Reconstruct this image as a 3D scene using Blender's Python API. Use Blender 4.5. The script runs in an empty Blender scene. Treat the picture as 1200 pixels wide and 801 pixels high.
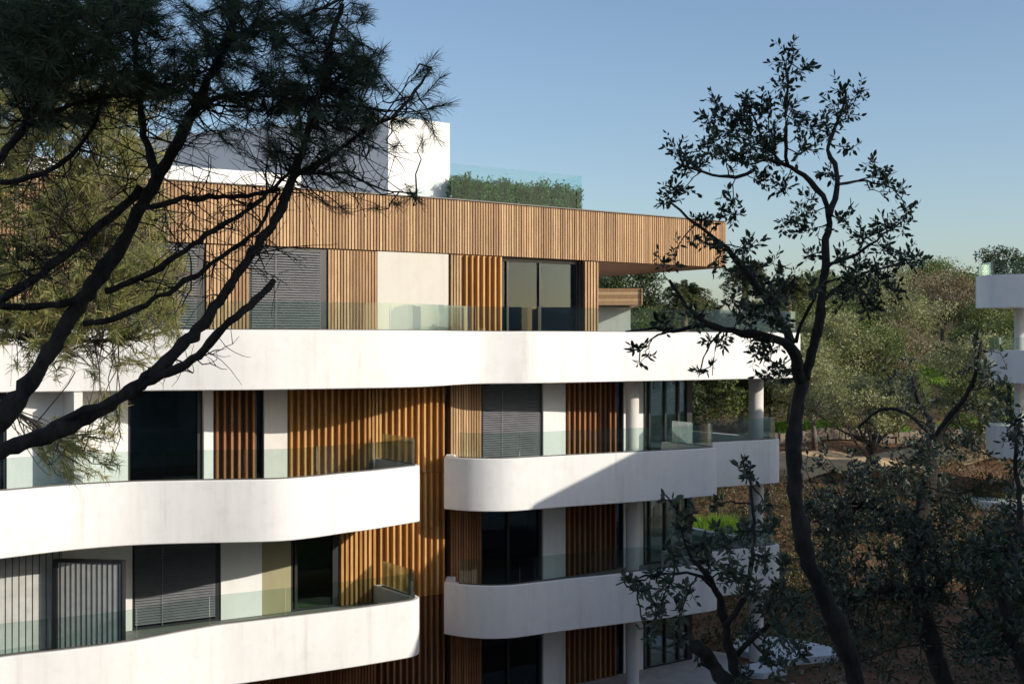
import bpy, math, random
import numpy as np
from mathutils import Vector
random.seed(7); rng = np.random.default_rng(7)
scene = bpy.context.scene
COL = scene.collection
F = 1500.0; ZC = 9.79          # focal length in photo pixels, eye height

# ------------------------------------------------------------------ helpers
def at(x, y, D):
    return np.array([(x-600)/F*D, D, ZC+(400-y)/F*D])

class MB:
    def __init__(s): s.v=[]; s.f=[]; s.sm=[]
    def add(s, vs, fs, smooth=False):
        o=len(s.v); s.v.extend([tuple(map(float,p)) for p in vs])
        s.f.extend([tuple(i+o for i in f) for f in fs]); s.sm.extend([smooth]*len(fs))
    def hexa(s, b, t):      # b, t: 4 bottom and 4 top points (counter clockwise from above)
        s.add(list(b)+list(t), [(3,2,1,0),(4,5,6,7),(0,1,5,4),(1,2,6,5),(2,3,7,6),(3,0,4,7)])
    def box(s, c, sx, sy, sz, rz=0):
        ca,sa=math.cos(rz),math.sin(rz)
        q=[(-sx/2,-sy/2),(sx/2,-sy/2),(sx/2,sy/2),(-sx/2,sy/2)]
        q=[(c[0]+x*ca-y*sa, c[1]+x*sa+y*ca) for x,y in q]
        s.hexa([(x,y,c[2]-sz/2) for x,y in q],[(x,y,c[2]+sz/2) for x,y in q])
    def seg(s, A, B, z0, z1, d0, d1):   # wall piece along A->B, from offset d0 to d1 (positive = outwards, towards the street)
        n=outn(A,B); A=np.array(A[:2],float); B=np.array(B[:2],float)
        lo,hi=min(d0,d1),max(d0,d1)
        q=[A+n*hi,B+n*hi,B+n*lo,A+n*lo]
        s.hexa([(p[0],p[1],z0) for p in q],[(p[0],p[1],z1) for p in q])
    def tube(s, pts, rad, k=6, smooth=True):
        pts=np.array(pts,float); n=len(pts)
        rad=np.array(rad,float)*np.ones(n)
        T=np.gradient(pts,axis=0); T/=np.linalg.norm(T,axis=1)[:,None]+1e-9
        up=np.array([0.13,0.21,1.0]) if abs(T[0][2])<.9 else np.array([1.0,.1,.1])
        vs=[]
        for i in range(n):
            a=np.cross(T[i],up); a/=np.linalg.norm(a)+1e-9; b=np.cross(T[i],a)
            for j in range(k):
                th=2*math.pi*j/k
                vs.append(pts[i]+rad[i]*(1 if k<8 else 1+.06*float(rng.normal()))*(math.cos(th)*a+math.sin(th)*b))
        fs=[(i*k+j,i*k+(j+1)%k,(i+1)*k+(j+1)%k,(i+1)*k+j) for i in range(n-1) for j in range(k)]
        fs.append(tuple(range(k))[::-1]); fs.append(tuple((n-1)*k+j for j in range(k)))
        s.add(vs,fs,smooth)
    def prism(s, poly, z0, z1):
        n=len(poly)
        a=sum(poly[i][0]*poly[(i+1)%n][1]-poly[(i+1)%n][0]*poly[i][1] for i in range(n))
        if a<0: poly=poly[::-1]
        s.add([(p[0],p[1],z0) for p in poly]+[(p[0],p[1],z1) for p in poly],
              [tuple(range(n))[::-1], tuple(range(n,2*n))]+[(i,(i+1)%n,n+(i+1)%n,n+i) for i in range(n)])
    def build(s, name, mat, parent=None, sharp=None):
        me=bpy.data.meshes.new(name); me.from_pydata(s.v,[],s.f); me.validate()
        me.polygons.foreach_set('use_smooth',[bool(sharp) or x for x in s.sm][:len(me.polygons)])
        if sharp: me.set_sharp_from_angle(angle=math.radians(sharp))
        me.materials.append(mat); o=bpy.data.objects.new(name,me); COL.objects.link(o)
        if parent: o.parent=parent
        return o

def np_mesh(name, V, Fc, mat, parent=None, smooth=False):
    """V (n,3), Fc (m,k) uniform polygons"""
    me=bpy.data.meshes.new(name); V=np.asarray(V,np.float32); Fc=np.asarray(Fc,np.int32)
    m,k=Fc.shape
    me.vertices.add(len(V)); me.vertices.foreach_set('co',V.ravel())
    me.loops.add(m*k); me.loops.foreach_set('vertex_index',Fc.ravel())
    me.polygons.add(m); me.polygons.foreach_set('loop_start',np.arange(m,dtype=np.int32)*k)
    me.update(calc_edges=True); me.validate()
    if smooth: me.polygons.foreach_set('use_smooth',[True]*m)
    me.materials.append(mat); o=bpy.data.objects.new(name,me); COL.objects.link(o)
    if parent: o.parent=parent
    return o

def empty(name, loc, label, cat, group=None):
    o=bpy.data.objects.new(name,None); o.location=loc; COL.objects.link(o)
    o['label']=label; o['category']=cat
    if group: o['group']=group
    return o
def tag(o,label=None,cat=None,group=None,kind=None):
    for k,v in (('label',label),('category',cat),('group',group),('kind',kind)):
        if v: o[k]=v
    return o
class Root:
    """parts are built in world space, so the empty keeps the world frame of its parts via inverse offset"""
def rooted(o):   # child built in world coordinates under an empty that has a location
    if o.parent:
        p=o.parent; off=Vector((0,0,0))
        while p: off=off+p.location; p=p.parent
        o.data.transform(__import__('mathutils').Matrix.Translation(-off))
    return o

def outn(A,B):
    d=np.array([B[0]-A[0],B[1]-A[1]],float); d/=np.linalg.norm(d); return np.array([d[1],-d[0]])
def unit(v):
    v=np.asarray(v,float); return v/(np.linalg.norm(v,axis=-1,keepdims=True)+1e-12)

def catmull(P, step=.14):
    P=[np.array(p,float) for p in P]
    if len(P)==2:
        n=max(1,int(np.linalg.norm(P[1]-P[0])/step)); return [P[0]+(P[1]-P[0])*i/n for i in range(n+1)]
    Q=[2*P[0]-P[1]]+P+[2*P[-1]-P[-2]]; out=[]
    for i in range(1,len(Q)-2):
        a,b,c,d=Q[i-1:i+3]; n=max(1,int(np.linalg.norm(c-b)/step))
        for j in range(n):
            t=j/n
            out.append(.5*(2*b+(c-a)*t+(2*a-5*b+4*c-d)*t*t+(3*b-a-3*c+d)*t**3))
    out.append(P[-1]); return out
def smooth_path(*pieces):
    out=[]
    for p in pieces:
        c=catmull(p); out += c if not out else c[1:]
    return out
def offset_path(path, d):   # d > 0 : inwards (left of the running direction)
    P=np.array(path)[:,:2]; out=[]
    for i in range(len(P)):
        n=np.zeros(2); ds=[]
        if i>0: a=P[i]-P[i-1]; a/=np.linalg.norm(a)+1e-9; ds.append(a)
        if i<len(P)-1: a=P[i+1]-P[i]; a/=np.linalg.norm(a)+1e-9; ds.append(a)
        ns=[np.array([-a[1],a[0]]) for a in ds]; n=sum(ns); n/=np.linalg.norm(n)+1e-9
        k=max(.5,float(np.dot(n,ns[0])))
        out.append(P[i]+n*d/k)
    return out

# ------------------------------------------------------------------ materials
def mat(name): 
    m=bpy.data.materials.new(name); m.use_nodes=True
    nt=m.node_tree; b=nt.nodes['Principled BSDF']; return m,nt,b
def N(nt,t,**kw):
    n=nt.nodes.new(t)
    for k,v in kw.items(): setattr(n,k,v)
    return n
def ramp(nt, fac, stops):
    r=N(nt,'ShaderNodeValToRGB'); cr=r.color_ramp
    while len(cr.elements)<len(stops): cr.elements.new(.5)
    for e,(p,c) in zip(cr.elements,stops): e.position=p; e.color=(*c,1)
    nt.links.new(fac,r.inputs[0]); return r.outputs[0]
def coords(nt, scale=(1,1,1), rot=(0,0,0)):
    tc=N(nt,'ShaderNodeTexCoord'); mp=N(nt,'ShaderNodeMapping'); mp.inputs['Scale'].default_value=scale; mp.inputs['Rotation'].default_value=rot
    nt.links.new(tc.outputs['Object'],mp.inputs[0]); return mp.outputs[0]
def noise(nt, vec, scale, detail=5, rough=.55):
    n=N(nt,'ShaderNodeTexNoise'); n.inputs['Scale'].default_value=scale; n.inputs['Detail'].default_value=detail; n.inputs['Roughness'].default_value=rough
    if vec is not None: nt.links.new(vec,n.inputs['Vector'])
    return n.outputs['Fac']
def bump(nt,b,h,strength=.3,dist=.02):
    bp=N(nt,'ShaderNodeBump'); bp.inputs['Strength'].default_value=strength; bp.inputs['Distance'].default_value=dist
    nt.links.new(h,bp.inputs['Height']); nt.links.new(bp.outputs[0],b.inputs['Normal'])
def mixc(nt,fac,a,b,mode='MIX'):
    m=N(nt,'ShaderNodeMix',data_type='RGBA',blend_type=mode)
    for sock,v in ((m.inputs[0],fac),(m.inputs[6],a),(m.inputs[7],b)):
        if hasattr(v,'links'): nt.links.new(v,sock)
        else: sock.default_value = v if not isinstance(v,tuple) else (*v,1)
    return m.outputs[2]

def plaster(name, c, stain=.1, rough=.85):
    m,nt,b=mat(name); v=coords(nt,(1,1,1))
    n1=noise(nt,v,.7,6,.6); n2=noise(nt,coords(nt,(2.2,2.2,.16)),1.6,5,.65); n3=noise(nt,v,3.2,7,.7)
    lo=tuple(x*(1-stain) for x in c)
    c1=ramp(nt,n1,[(.3,lo),(.62,c)])
    streak=ramp(nt,n2,[(.27,(.86,.845,.82)),(.42,(.97,.965,.955)),(.55,(1,1,1))])
    patch=ramp(nt,n3,[(.28,(.93,.925,.915)),(.5,(1,1,1))])
    nt.links.new(mixc(nt,1.0,mixc(nt,1.0,c1,streak,'MULTIPLY'),patch,'MULTIPLY'),b.inputs['Base Color'])
    b.inputs['Roughness'].default_value=rough; b.inputs['Specular IOR Level'].default_value=.25
    h1=N(nt,'ShaderNodeMath',operation='ADD'); nt.links.new(noise(nt,v,30,3),h1.inputs[0])
    h2=N(nt,'ShaderNodeMath',operation='MULTIPLY'); h2.inputs[1].default_value=5; nt.links.new(noise(nt,v,1.1,2),h2.inputs[0]); nt.links.new(h2.outputs[0],h1.inputs[1])
    bump(nt,b,h1.outputs[0],.16,.012); return m
def woodmat(name, lo, mid, hi):
    m,nt,b=mat(name); g=N(nt,'ShaderNodeNewGeometry')
    base=ramp(nt,g.outputs['Random Per Island'],[(0,lo),(.5,mid),(1,hi)])
    gr=noise(nt,coords(nt,(14,14,.7)),3,6,.65)
    wz=ramp(nt,noise(nt,coords(nt,(1,1,.5)),.55,4,.6),[(.32,(.80,.80,.81)),(.6,(1.04,1.02,1))])
    nt.links.new(mixc(nt,1.0,mixc(nt,1.0,base,ramp(nt,gr,[(.3,(.66,.61,.57)),(.6,(1.05,1.03,1))]),'MULTIPLY'),wz,'MULTIPLY'),b.inputs['Base Color'])
    b.inputs['Roughness'].default_value=.62; b.inputs['Specular IOR Level'].default_value=.3
    bump(nt,b,gr,.2,.004); return m
def plain(name,c,rough=.6,metal=0,var=.12,scale=4):
    m,nt,b=mat(name); n=noise(nt,coords(nt),scale,5)
    nt.links.new(ramp(nt,n,[(.3,tuple(x*(1-var) for x in c)),(.7,tuple(min(1,x*(1+var)) for x in c))]),b.inputs['Base Color'])
    b.inputs['Roughness'].default_value=rough; b.inputs['Metallic'].default_value=metal; return m
def glass(name, tint, refl_ior=1.5, rough=.01, gain=1.0):
    m=bpy.data.materials.new(name); m.use_nodes=True; nt=m.node_tree; nt.nodes.clear()
    out=N(nt,'ShaderNodeOutputMaterial'); mx=N(nt,'ShaderNodeMixShader'); tr=N(nt,'ShaderNodeBsdfTransparent'); gl=N(nt,'ShaderNodeBsdfGlossy')
    fr=N(nt,'ShaderNodeFresnel'); fr.inputs[0].default_value=refl_ior
    mu=N(nt,'ShaderNodeMath',operation='MULTIPLY'); mu.inputs[1].default_value=gain; nt.links.new(fr.outputs[0],mu.inputs[0])
    tr.inputs[0].default_value=(*tint,1); gl.inputs['Roughness'].default_value=rough; gl.inputs['Color'].default_value=(.95,.98,1,1)
    nt.links.new(mu.outputs[0],mx.inputs[0]); nt.links.new(tr.outputs[0],mx.inputs[1]); nt.links.new(gl.outputs[0],mx.inputs[2]); nt.links.new(mx.outputs[0],out.inputs[0])
    return m
def leafmat(name, lo, mid, hi, rough=.5, trans=.25, spec=.35):
    m,nt,b=mat(name); g=N(nt,'ShaderNodeNewGeometry')
    c=ramp(nt,g.outputs['Random Per Island'],[(0,lo),(.5,mid),(1,hi)])
    n=noise(nt,coords(nt),.9,3); c=mixc(nt,1.0,c,ramp(nt,n,[(.32,(.5,.55,.5)),(.5,(.95,.95,.9)),(.68,(1.3,1.22,1.1))]),'MULTIPLY')
    nt.links.new(c,b.inputs['Base Color']); b.inputs['Roughness'].default_value=rough; b.inputs['Specular IOR Level'].default_value=spec
    if trans:
        out=nt.nodes['Material Output']; mx=N(nt,'ShaderNodeMixShader'); t=N(nt,'ShaderNodeBsdfTranslucent')
        nt.links.new(c,t.inputs[0]); mx.inputs[0].default_value=trans
        nt.links.new(b.outputs[0],mx.inputs[1]); nt.links.new(t.outputs[0],mx.inputs[2]); nt.links.new(mx.outputs[0],out.inputs[0])
    return m
def barkmat(name, lo, hi, scale=9):
    m,nt,b=mat(name); v=coords(nt,(1,1,.45)); n=noise(nt,v,scale,8,.7)
    nt.links.new(ramp(nt,n,[(.35,lo),(.65,hi)]),b.inputs['Base Color']); b.inputs['Roughness'].default_value=.9
    bump(nt,b,noise(nt,coords(nt,(1,1,.3)),scale*3.2,8,.75),1.0,.07); return m

M={}
M['white']=plaster('white_render',(.81,.80,.775),.06)
M['wall']=plaster('wall_render',(.72,.69,.64),.05)
M['beige']=plaster('beige_panel',(.60,.57,.50),.03)
M['olive_panel']=plaster('olive_panel',(.36,.33,.20),.05)
M['inner']=plain('room_paint',(.7,.69,.66),.9)
M['floor']=plain('terrace_tile',(.36,.34,.31),.7)
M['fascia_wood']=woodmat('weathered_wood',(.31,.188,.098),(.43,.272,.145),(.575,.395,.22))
M['wood']=woodmat('bounce_tinted_wood',(.40,.21,.065),(.52,.29,.095),(.64,.40,.16))  # recess wood: warm bounced light is mixed into this colour
M['dark_wood']=woodmat('shade_toned_wood',(.24,.105,.045),(.32,.145,.06),(.40,.20,.09))  # darker copy of the cladding wood, shade put into its colour
M['backing']=plain('wood_backing',(.10,.052,.026),.85)
M['backing_warm']=plain('bounce_tinted_backing',(.36,.16,.04),.8)  # orange bounce glow between the slats, painted as backing colour
M['metal']=plain('dark_metal',(.018,.018,.020),.4,.0)
M['cap']=plain('cap_metal',(.10,.085,.07),.45,.0)
M['shutter']=plain('grey_shutter',(.19,.195,.205),.5)
M['slat_grey']=plain('grey_slat',(.46,.46,.43),.6)
M['pane']=glass('window_glass',(.46,.58,.66),1.5,.008,.45); M['pane_green']=glass('green_glass',(.62,.78,.60),1.5,.008,.6); M['pane_clear']=glass('clear_glass',(.86,.93,.90),1.45,.008,.6)
M['rail']=glass('railing_glass',(.82,.89,.87),1.45,.02,.6); M['roof_rail']=glass('roof_railing_glass',(.84,.925,.92),1.4,.02,.22)
M['concrete']=plaster('grey_concrete',(.45,.45,.45),.12)
M['pave']=plain('pale_paving',(.48,.45,.42),.85,0,.15,2)
M['slab']=plain('white_slab',(.62,.64,.67),.8,0,.1,2)
M['sand']=plain('ochre_sand',(.50,.36,.20),.95,0,.3,1.2)
M['stone']=plain('dry_stone',(.30,.24,.18),.9,0,.35,3)
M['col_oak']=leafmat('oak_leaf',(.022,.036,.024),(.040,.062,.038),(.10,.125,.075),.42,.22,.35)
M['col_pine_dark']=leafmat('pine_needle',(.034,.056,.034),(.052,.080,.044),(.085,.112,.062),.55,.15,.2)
M['col_pine_lit']=leafmat('sunlit_pine_needle',(.30,.34,.10),(.42,.42,.16),(.55,.46,.26),.6,.5,.05)  # needle colour raised to carry the sunlit look of the rear pine
M['bark_dark']=barkmat('dark_bark',(.010,.0085,.007),(.060,.050,.041))
M['bark_grey']=barkmat('grey_bark',(.10,.085,.07),(.26,.22,.18),4)
M['palm_bark']=barkmat('palm_bark',(.12,.08,.04),(.28,.2,.12),3)
M['olive']=leafmat('olive_leaf',(.20,.225,.095),(.31,.325,.155),(.43,.42,.25),.6,.35)
M['carob']=leafmat('carob_leaf',(.09,.13,.04),(.155,.20,.062),(.26,.29,.11),.5,.3)
M['dry']=leafmat('dry_leaf',(.18,.14,.09),(.26,.20,.13),(.34,.28,.19),.7,.3)
M['ever']=leafmat('evergreen_leaf',(.03,.05,.02),(.055,.085,.032),(.10,.13,.05),.5,.2)
M['palm']=leafmat('palm_leaf',(.05,.07,.025),(.08,.105,.04),(.17,.15,.06),.5,.2)
M['hedge']=leafmat('hedge_leaf',(.03,.10,.02),(.06,.17,.035),(.13,.28,.07),.5,.25)
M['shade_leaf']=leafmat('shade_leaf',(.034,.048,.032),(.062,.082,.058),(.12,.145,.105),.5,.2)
M['grass']=leafmat('grass_blade',(.13,.24,.03),(.19,.34,.045),(.27,.42,.07),.6,.4,.1)
M['scrub']=leafmat('scrub_leaf',(.05,.055,.025),(.09,.095,.04),(.16,.14,.075),.6,.25)

# ------------------------------------------------------------------ camera, light, sky
cam=bpy.data.cameras.new('camera'); co=bpy.data.objects.new('camera',cam); COL.objects.link(co)
co.location=(0,0,ZC); co.rotation_euler=(math.radians(90),0,0)
cam.sensor_width=36; cam.lens=F*36/1200; cam.clip_start=.1; cam.clip_end=20000
scene.camera=co
SUN=np.array([math.cos(math.radians(25)),-math.sin(math.radians(25)),math.tan(math.radians(21.2))]); SUN/=np.linalg.norm(SUN)
sl=bpy.data.lights.new('sun','SUN'); sl.energy=3.8; sl.angle=math.radians(.5); sl.color=(1,.93,.82)
so=bpy.data.objects.new('sun',sl); COL.objects.link(so); so.location=(30,-15,60)
so.rotation_euler=Vector(SUN).to_track_quat('Z','Y').to_euler()
w=bpy.data.worlds.new('World'); scene.world=w; w.use_nodes=True; wt=w.node_tree
sky=wt.nodes.new('ShaderNodeTexSky'); sky.sky_type='NISHITA'; sky.sun_disc=False
sky.sun_elevation=math.asin(SUN[2]); sky.sun_rotation=math.atan2(SUN[0],SUN[1])
sky.altitude=700; sky.air_density=1.0; sky.dust_density=2.3; sky.ozone_density=1.8
bg=wt.nodes['Background']; bg.inputs[1].default_value=.145; wt.links.new(sky.outputs[0],bg.inputs[0])
scene.view_settings.view_transform='Standard'; scene.view_settings.look='None'; scene.view_settings.gamma=1
scene.view_settings.exposure=0.14
scene.cycles.use_denoising=True
scene.cycles.max_bounces=8; scene.cycles.transparent_max_bounces=24; scene.cycles.caustics_reflective=False; scene.cycles.caustics_refractive=False

# ------------------------------------------------------------------ terrain
def h(x,y):
    x=np.asarray(x,float); y=np.asarray(y,float)
    near=np.interp(y,[-60,-5,0,8,20,27,31],[9,7.6,6.3,4.3,1.6,.4,0])
    far=np.interp(y,[43,47,52,60,66,75,100,130,180,300,900,3000],[0,.8,2,4.0,4.5,5,7,11,14,15,10,6])
    side=np.clip((x+2)/10,0,1)*.6+.4
    far=far*side
    bumps=.22*np.sin(x*.55+y*.21)*np.sin(y*.37-x*.13)+.12*np.sin(x*1.3+1)*np.sin(y*1.1)
    k=np.clip((y-46)/8,0,1)+np.clip((24-y)/8,0,1)
    return near+far+bumps*k+.05*np.sin(x*1.7)*np.sin(y*1.9)*np.clip((x-9)/3,0,1)
def hz(x,y): return float(h(x,y))
gx=np.concatenate([[-3000,-1200,-500,-200,-100],np.arange(-60,100,1.6),[110,130,170,260,600,1400,3000]])
gy=np.concatenate([[-900,-300,-100],np.arange(-40,140,1.25),[150,165,185,220,280,400,700,1500,3000,6000]])
GX,GY=np.meshgrid(gx,gy); GZ=h(GX,GY)
nV=np.stack([GX.ravel(),GY.ravel(),GZ.ravel()],1); nx,ny=len(gx),len(gy)
I=np.arange((nx)*(ny)).reshape(ny,nx)
Fq=np.stack([I[:-1,:-1].ravel(),I[:-1,1:].ravel(),I[1:,1:].ravel(),I[1:,:-1].ravel()],1)
m,nt,b=mat('red_soil'); v=coords(nt)
c1=ramp(nt,noise(nt,v,.35,8,.6),[(.3,(.10,.085,.05)),(.45,(.175,.10,.06)),(.6,(.25,.145,.085)),(.75,(.34,.26,.17))])
sx=N(nt,'ShaderNodeSeparateXYZ'); nt.links.new(v,sx.inputs[0]); mr=N(nt,'ShaderNodeMapRange'); mr.inputs[1].default_value=70; mr.inputs[2].default_value=82; nt.links.new(sx.outputs['Y'],mr.inputs[0])
c1=mixc(nt,mr.outputs[0],c1,ramp(nt,noise(nt,v,.5,8,.6),[(.3,(.07,.07,.035)),(.55,(.12,.105,.06)),(.75,(.17,.135,.085))]))
c2=ramp(nt,noise(nt,v,5,6,.7),[(.3,(.55,.52,.5)),(.65,(1.15,1.12,1.08))])
nt.links.new(mixc(nt,1.0,c1,c2,'MULTIPLY'),b.inputs['Base Color']); b.inputs['Roughness'].default_value=.95; b.inputs['Specular IOR Level'].default_value=.1
bump(nt,b,noise(nt,v,3.5,8,.7),.8,.15)
M['soil']=m
g=np_mesh('ground',nV,Fq,m,smooth=True); tag(g,kind='structure')

# ------------------------------------------------------------------ main building
W=[(-16.5,24.3),(-7.05,30.2),(-1.62,33.6),(6.6,39.9)]
Wp=[np.array(p) for p in W]
NB=np.array([-.53,.848])      # into the building
def wall_at(x):
    k=(x-600)/F
    best=None
    for i in range(3):
        A,B=Wp[i],Wp[i+1]; d=B-A
        den=d[0]-k*d[1]
        t=(k*A[1]-A[0])/den
        if (i==0 or t>=-1e-6) and (i==2 or t<=1+1e-6): return A+d*t
    return A+d*t
ZF=[0.12,3.20,6.40,9.60]; ZB=[None,2.32,5.52,8.72]; ZT=[None,3.65,6.85,10.06]; ROOF0,ROOF1=12.09,13.52

bld=empty('apartment_building',(0,36,0),'white apartment block with curved balcony bands, wooden slat cladding and a flat roof','building')
def P(mb,name,matk,parent=bld,sharp=None):
    return rooted(mb.build(name,M[matk],parent,sharp))

def band(path, level, close):
    zb,zt,zf=ZB[level],ZT[level],ZF[level]
    c=.018
    prof=[(0,zb+c),(0,zt-c),(c,zt),(.24-c,zt),(.24,zt-c),(.24,zb)]
    prof=[(0.0+c,zb)]+prof
    rows=[offset_path(path,d) for d,_ in prof]
    mb=MB(); n=len(path); k=len(prof)
    vs=[(*rows[j][i],prof[j][1]) for i in range(n) for j in range(k)]
    fs=[(i*k+j,i*k+(j+1)%k,(i+1)*k+(j+1)%k,(i+1)*k+j) for i in range(n-1) for j in range(k)]
    fs=[f[::-1] for f in fs]
    fs.append(tuple(range(k))); fs.append(tuple((n-1)*k+j for j in range(k))[::-1])
    mb.add(vs,fs,True); o=P(mb,'balcony_parapet','white',bld,40)
    inner=offset_path(path,.12)
    mb=MB(); mb.prism([tuple(p) for p in inner]+[tuple(p) for p in close],zb+.004,zf); P(mb,'balcony_slab','floor')
    return path
def railing(path, level, i0=0.0, i1=1.0, plen=1.75, gm='rail', hgt=.64, zt=None, inset=.12):
    zt=ZT[level] if zt is None else zt
    p=np.array(offset_path(path,inset)); s=np.concatenate([[0],np.cumsum(np.linalg.norm(np.diff(p,axis=0),axis=1))])
    a,b_=s[-1]*i0,s[-1]*i1; n=max(1,round((b_-a)/plen)); L=(b_-a)/n
    first=None; rail=None
    for q in range(n):
        s0,s1=a+q*L+.012,a+(q+1)*L-.012
        ss=np.concatenate([[s0],s[(s>s0+.02)&(s<s1-.02)],[s1]])
        pts=np.stack([np.interp(ss,s,p[:,0]),np.interp(ss,s,p[:,1])],1)
        o=offset_path(pts,-.008); inn=offset_path(pts,.008); m_=len(pts)
        mb=MB(); vs=[]
        for i in range(m_):
            vs+=[(*o[i],zt-.03),(*o[i],zt+hgt),(*inn[i],zt+hgt),(*inn[i],zt-.03)]
        fs=[(i*4+j,(i+1)*4+j,(i+1)*4+(j+1)%4,i*4+(j+1)%4) for i in range(m_-1) for j in range(4)]+[(0,1,2,3),tuple((m_-1)*4+j for j in (3,2,1,0))]
        mb.add(vs,fs)
        if rail is None:
            # base channel along the whole run carries the panels
            ch=MB(); ss2=np.concatenate([[a],s[(s>a)&(s<b_)],[b_]]); pts2=np.stack([np.interp(ss2,s,p[:,0]),np.interp(ss2,s,p[:,1])],1)
            o2=offset_path(pts2,-.025); i2=offset_path(pts2,.025); vs2=[]
            for i in range(len(pts2)): vs2+=[(*o2[i],zt-.02),(*o2[i],zt+.022),(*i2[i],zt+.022),(*i2[i],zt-.02)]
            fs2=[(i*4+j,(i+1)*4+j,(i+1)*4+(j+1)%4,i*4+(j+1)%4) for i in range(len(pts2)-1) for j in range(4)]+[(0,1,2,3),tuple((len(pts2)-1)*4+j for j in (3,2,1,0))]
            ch.add(vs2,fs2); rail=P(ch,'glass_railing','cap')
        P(mb,'glass_panel',gm,rail)

def wback(k): return [Wp[i]+NB*k for i in range(4)]
B3=smooth_path([(-17,24.0),(-12.5,26.35),(-10.4,27.3),(-8.4,27.95),(-5.8,28.5),(-3.55,29.45),(-2.5,30.1),(-1.9,30.85),(-1.42,31.85),(-.95,32.6),(-.3,32.85),(.45,33.05),(1.41,33.6),(2.75,34.45),(5.04,35.8),(7.6,37.55),(8.4,38.1)],
               [(8.4,38.1),(8.66,38.45),(8.58,38.85)],[(8.58,38.85),(5.6,43.6)])
band(B3,3,[(2.0,44.4)]+[tuple(p) for p in (wall_at(705)+NB*.6,Wp[2]+NB*.6,Wp[1]+NB*.6,Wp[0]+NB*.6)])
railing(B3,3,0.0,.86)
L2=smooth_path([(-13.5,21.6),(-11.6,23.8),(-10.1,25.2),(-9.1,26.2),(-8.05,26.85),(-6.9,27.12),(-5.5,27.3),(-4.85,27.5),(-4.3,27.95),(-3.75,28.6),(-3.2,29.15),(-2.45,30.12)],
               [(-2.45,30.12),(-2.2,30.47),(-2.28,30.85)],[(-2.28,30.85),(-3.3,32.5)])
band(L2,2,[tuple(p) for p in (wall_at(440)+NB*.1,Wp[1]+NB*.1,Wp[0]+NB*.1)])
railing(L2,2,0,.985)
L1=smooth_path([(-13.0,21.9),(-11.5,23.5),(-9.96,24.9),(-8.9,25.5),(-7.84,26.2),(-7.0,27.1),(-6.32,27.75),(-5.68,28.15),(-3.9,29.25),(-2.75,30.05)],
               [(-2.75,30.05),(-2.3,30.45),(-2.25,30.95),(-2.5,31.3)],[(-2.5,31.3),(-3.3,32.5)])
band(L1,1,[tuple(p) for p in (wall_at(440)+NB*.1,Wp[1]+NB*.1,Wp[0]+NB*.1)])
railing(L1,1,0,.985)
Rg=[[(-1.72,33.6),(-1.74,32.75)],[(-1.74,32.75),(-1.2,32.38),(-.64,32.22),(-.1,32.27),(.4,32.52),(1.35,33.1),(2.65,33.8),(4.08,34.6),(5.45,35.45)],
    [(5.45,35.45),(5.72,35.75),(5.62,36.1)],[(5.62,36.1),(4.6,37.8)]]
for lv in (1,2):
    R=smooth_path(*Rg); band(R,lv,[tuple(wall_at(770)+NB*.1),tuple(wall_at(545)+NB*.1)])
    railing(R,lv,.1,.97)
    R2=smooth_path([(5.22,37.1),(6.14,37.62),(7.9,38.65)],[(7.9,38.65),(8.12,38.9),(8.05,39.25)],[(8.05,39.25),(5.5,43.3)])
    band(R2,lv,[(2.0,44.4),tuple(wall_at(795)+NB*.1),tuple(wall_at(780)+NB*.1)])
    railing(R2,lv,0,.6)

# interior storeys: floors, back walls
for lv in (0,1,2,3):
    fl=MB()
    right=wall_at(701) if lv==3 else wall_at(811)
    front=[Wp[0]+NB*.16,Wp[1]+NB*.16,Wp[2]+NB*.16,right+NB*.16]
    back=[p+NB*6.4 for p in front]
    z0=-.3 if lv==0 else ZB[lv]+.013
    fl.prism([tuple(p) for p in front]+[tuple(p) for p in back[::-1]],z0,ZF[lv]+.012); P(fl,'floor_slab','floor')
    top=ZB[lv+1] if lv<3 else ROOF0
    bw=MB(); e=wall_at(735) if lv<3 else right
    pts=[Wp[0],Wp[1],Wp[2],e]
    for A,B in zip(pts[:-1],pts[1:]): bw.seg(A+NB*5.2,B+NB*5.2,ZF[lv]+.012,top,-.2,0)
    bw.seg(e+NB*.25,e+NB*5.2,ZF[lv]+.012,top,-.1,.1) if lv<3 else None
    P(bw,'room_wall','inner')
# end wall of the top storey
mb=MB(); e=wall_at(701); mb.seg(e+NB*.01,e+NB*6.4,ZF[3]+.012,ROOF0-.02,-.22,-.03); P(mb,'end_wall','white')

def slats(A,B,z0,z1,pitch,wd,dep,matk,back,base=-.02,name='wood_cladding',joint=None,jit=.0):
    A=np.array(A[:2],float);B=np.array(B[:2],float); n=outn(A,B); d=B-A; L=np.linalg.norm(d); d/=L
    bk=MB(); bk.seg(A,B,z0,z1,base-.14,base); o=P(bk,name,back)
    mb=MB(); k=max(1,round(L/pitch)); p=L/k
    for i in range(k):
        c=A+d*((i+.5)*p)
        zs=[(z0+.01,z1-.008)] if not joint else [(z0+.01,joint-.006),(joint+.006,z1-.008)]
        for za,zb_ in zs:
            j=random.uniform(-jit,jit)
            a_,b_=c-d*wd/2,c+d*wd/2
            q=[a_+n*(base+dep+j),b_+n*(base+dep+j),b_+n*(base+.001),a_+n*(base+.001)]
            mb.hexa([(x,y,za) for x,y in q],[(x,y,zb_) for x,y in q])
    P(mb,'slats',matk,o); return o
def wallpiece(A,B,z0,z1,matk='wall',d1=0.0,name='wall'):
    mb=MB(); mb.seg(A,B,z0,z1,-.22,d1); return P(mb,name,matk)
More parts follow.
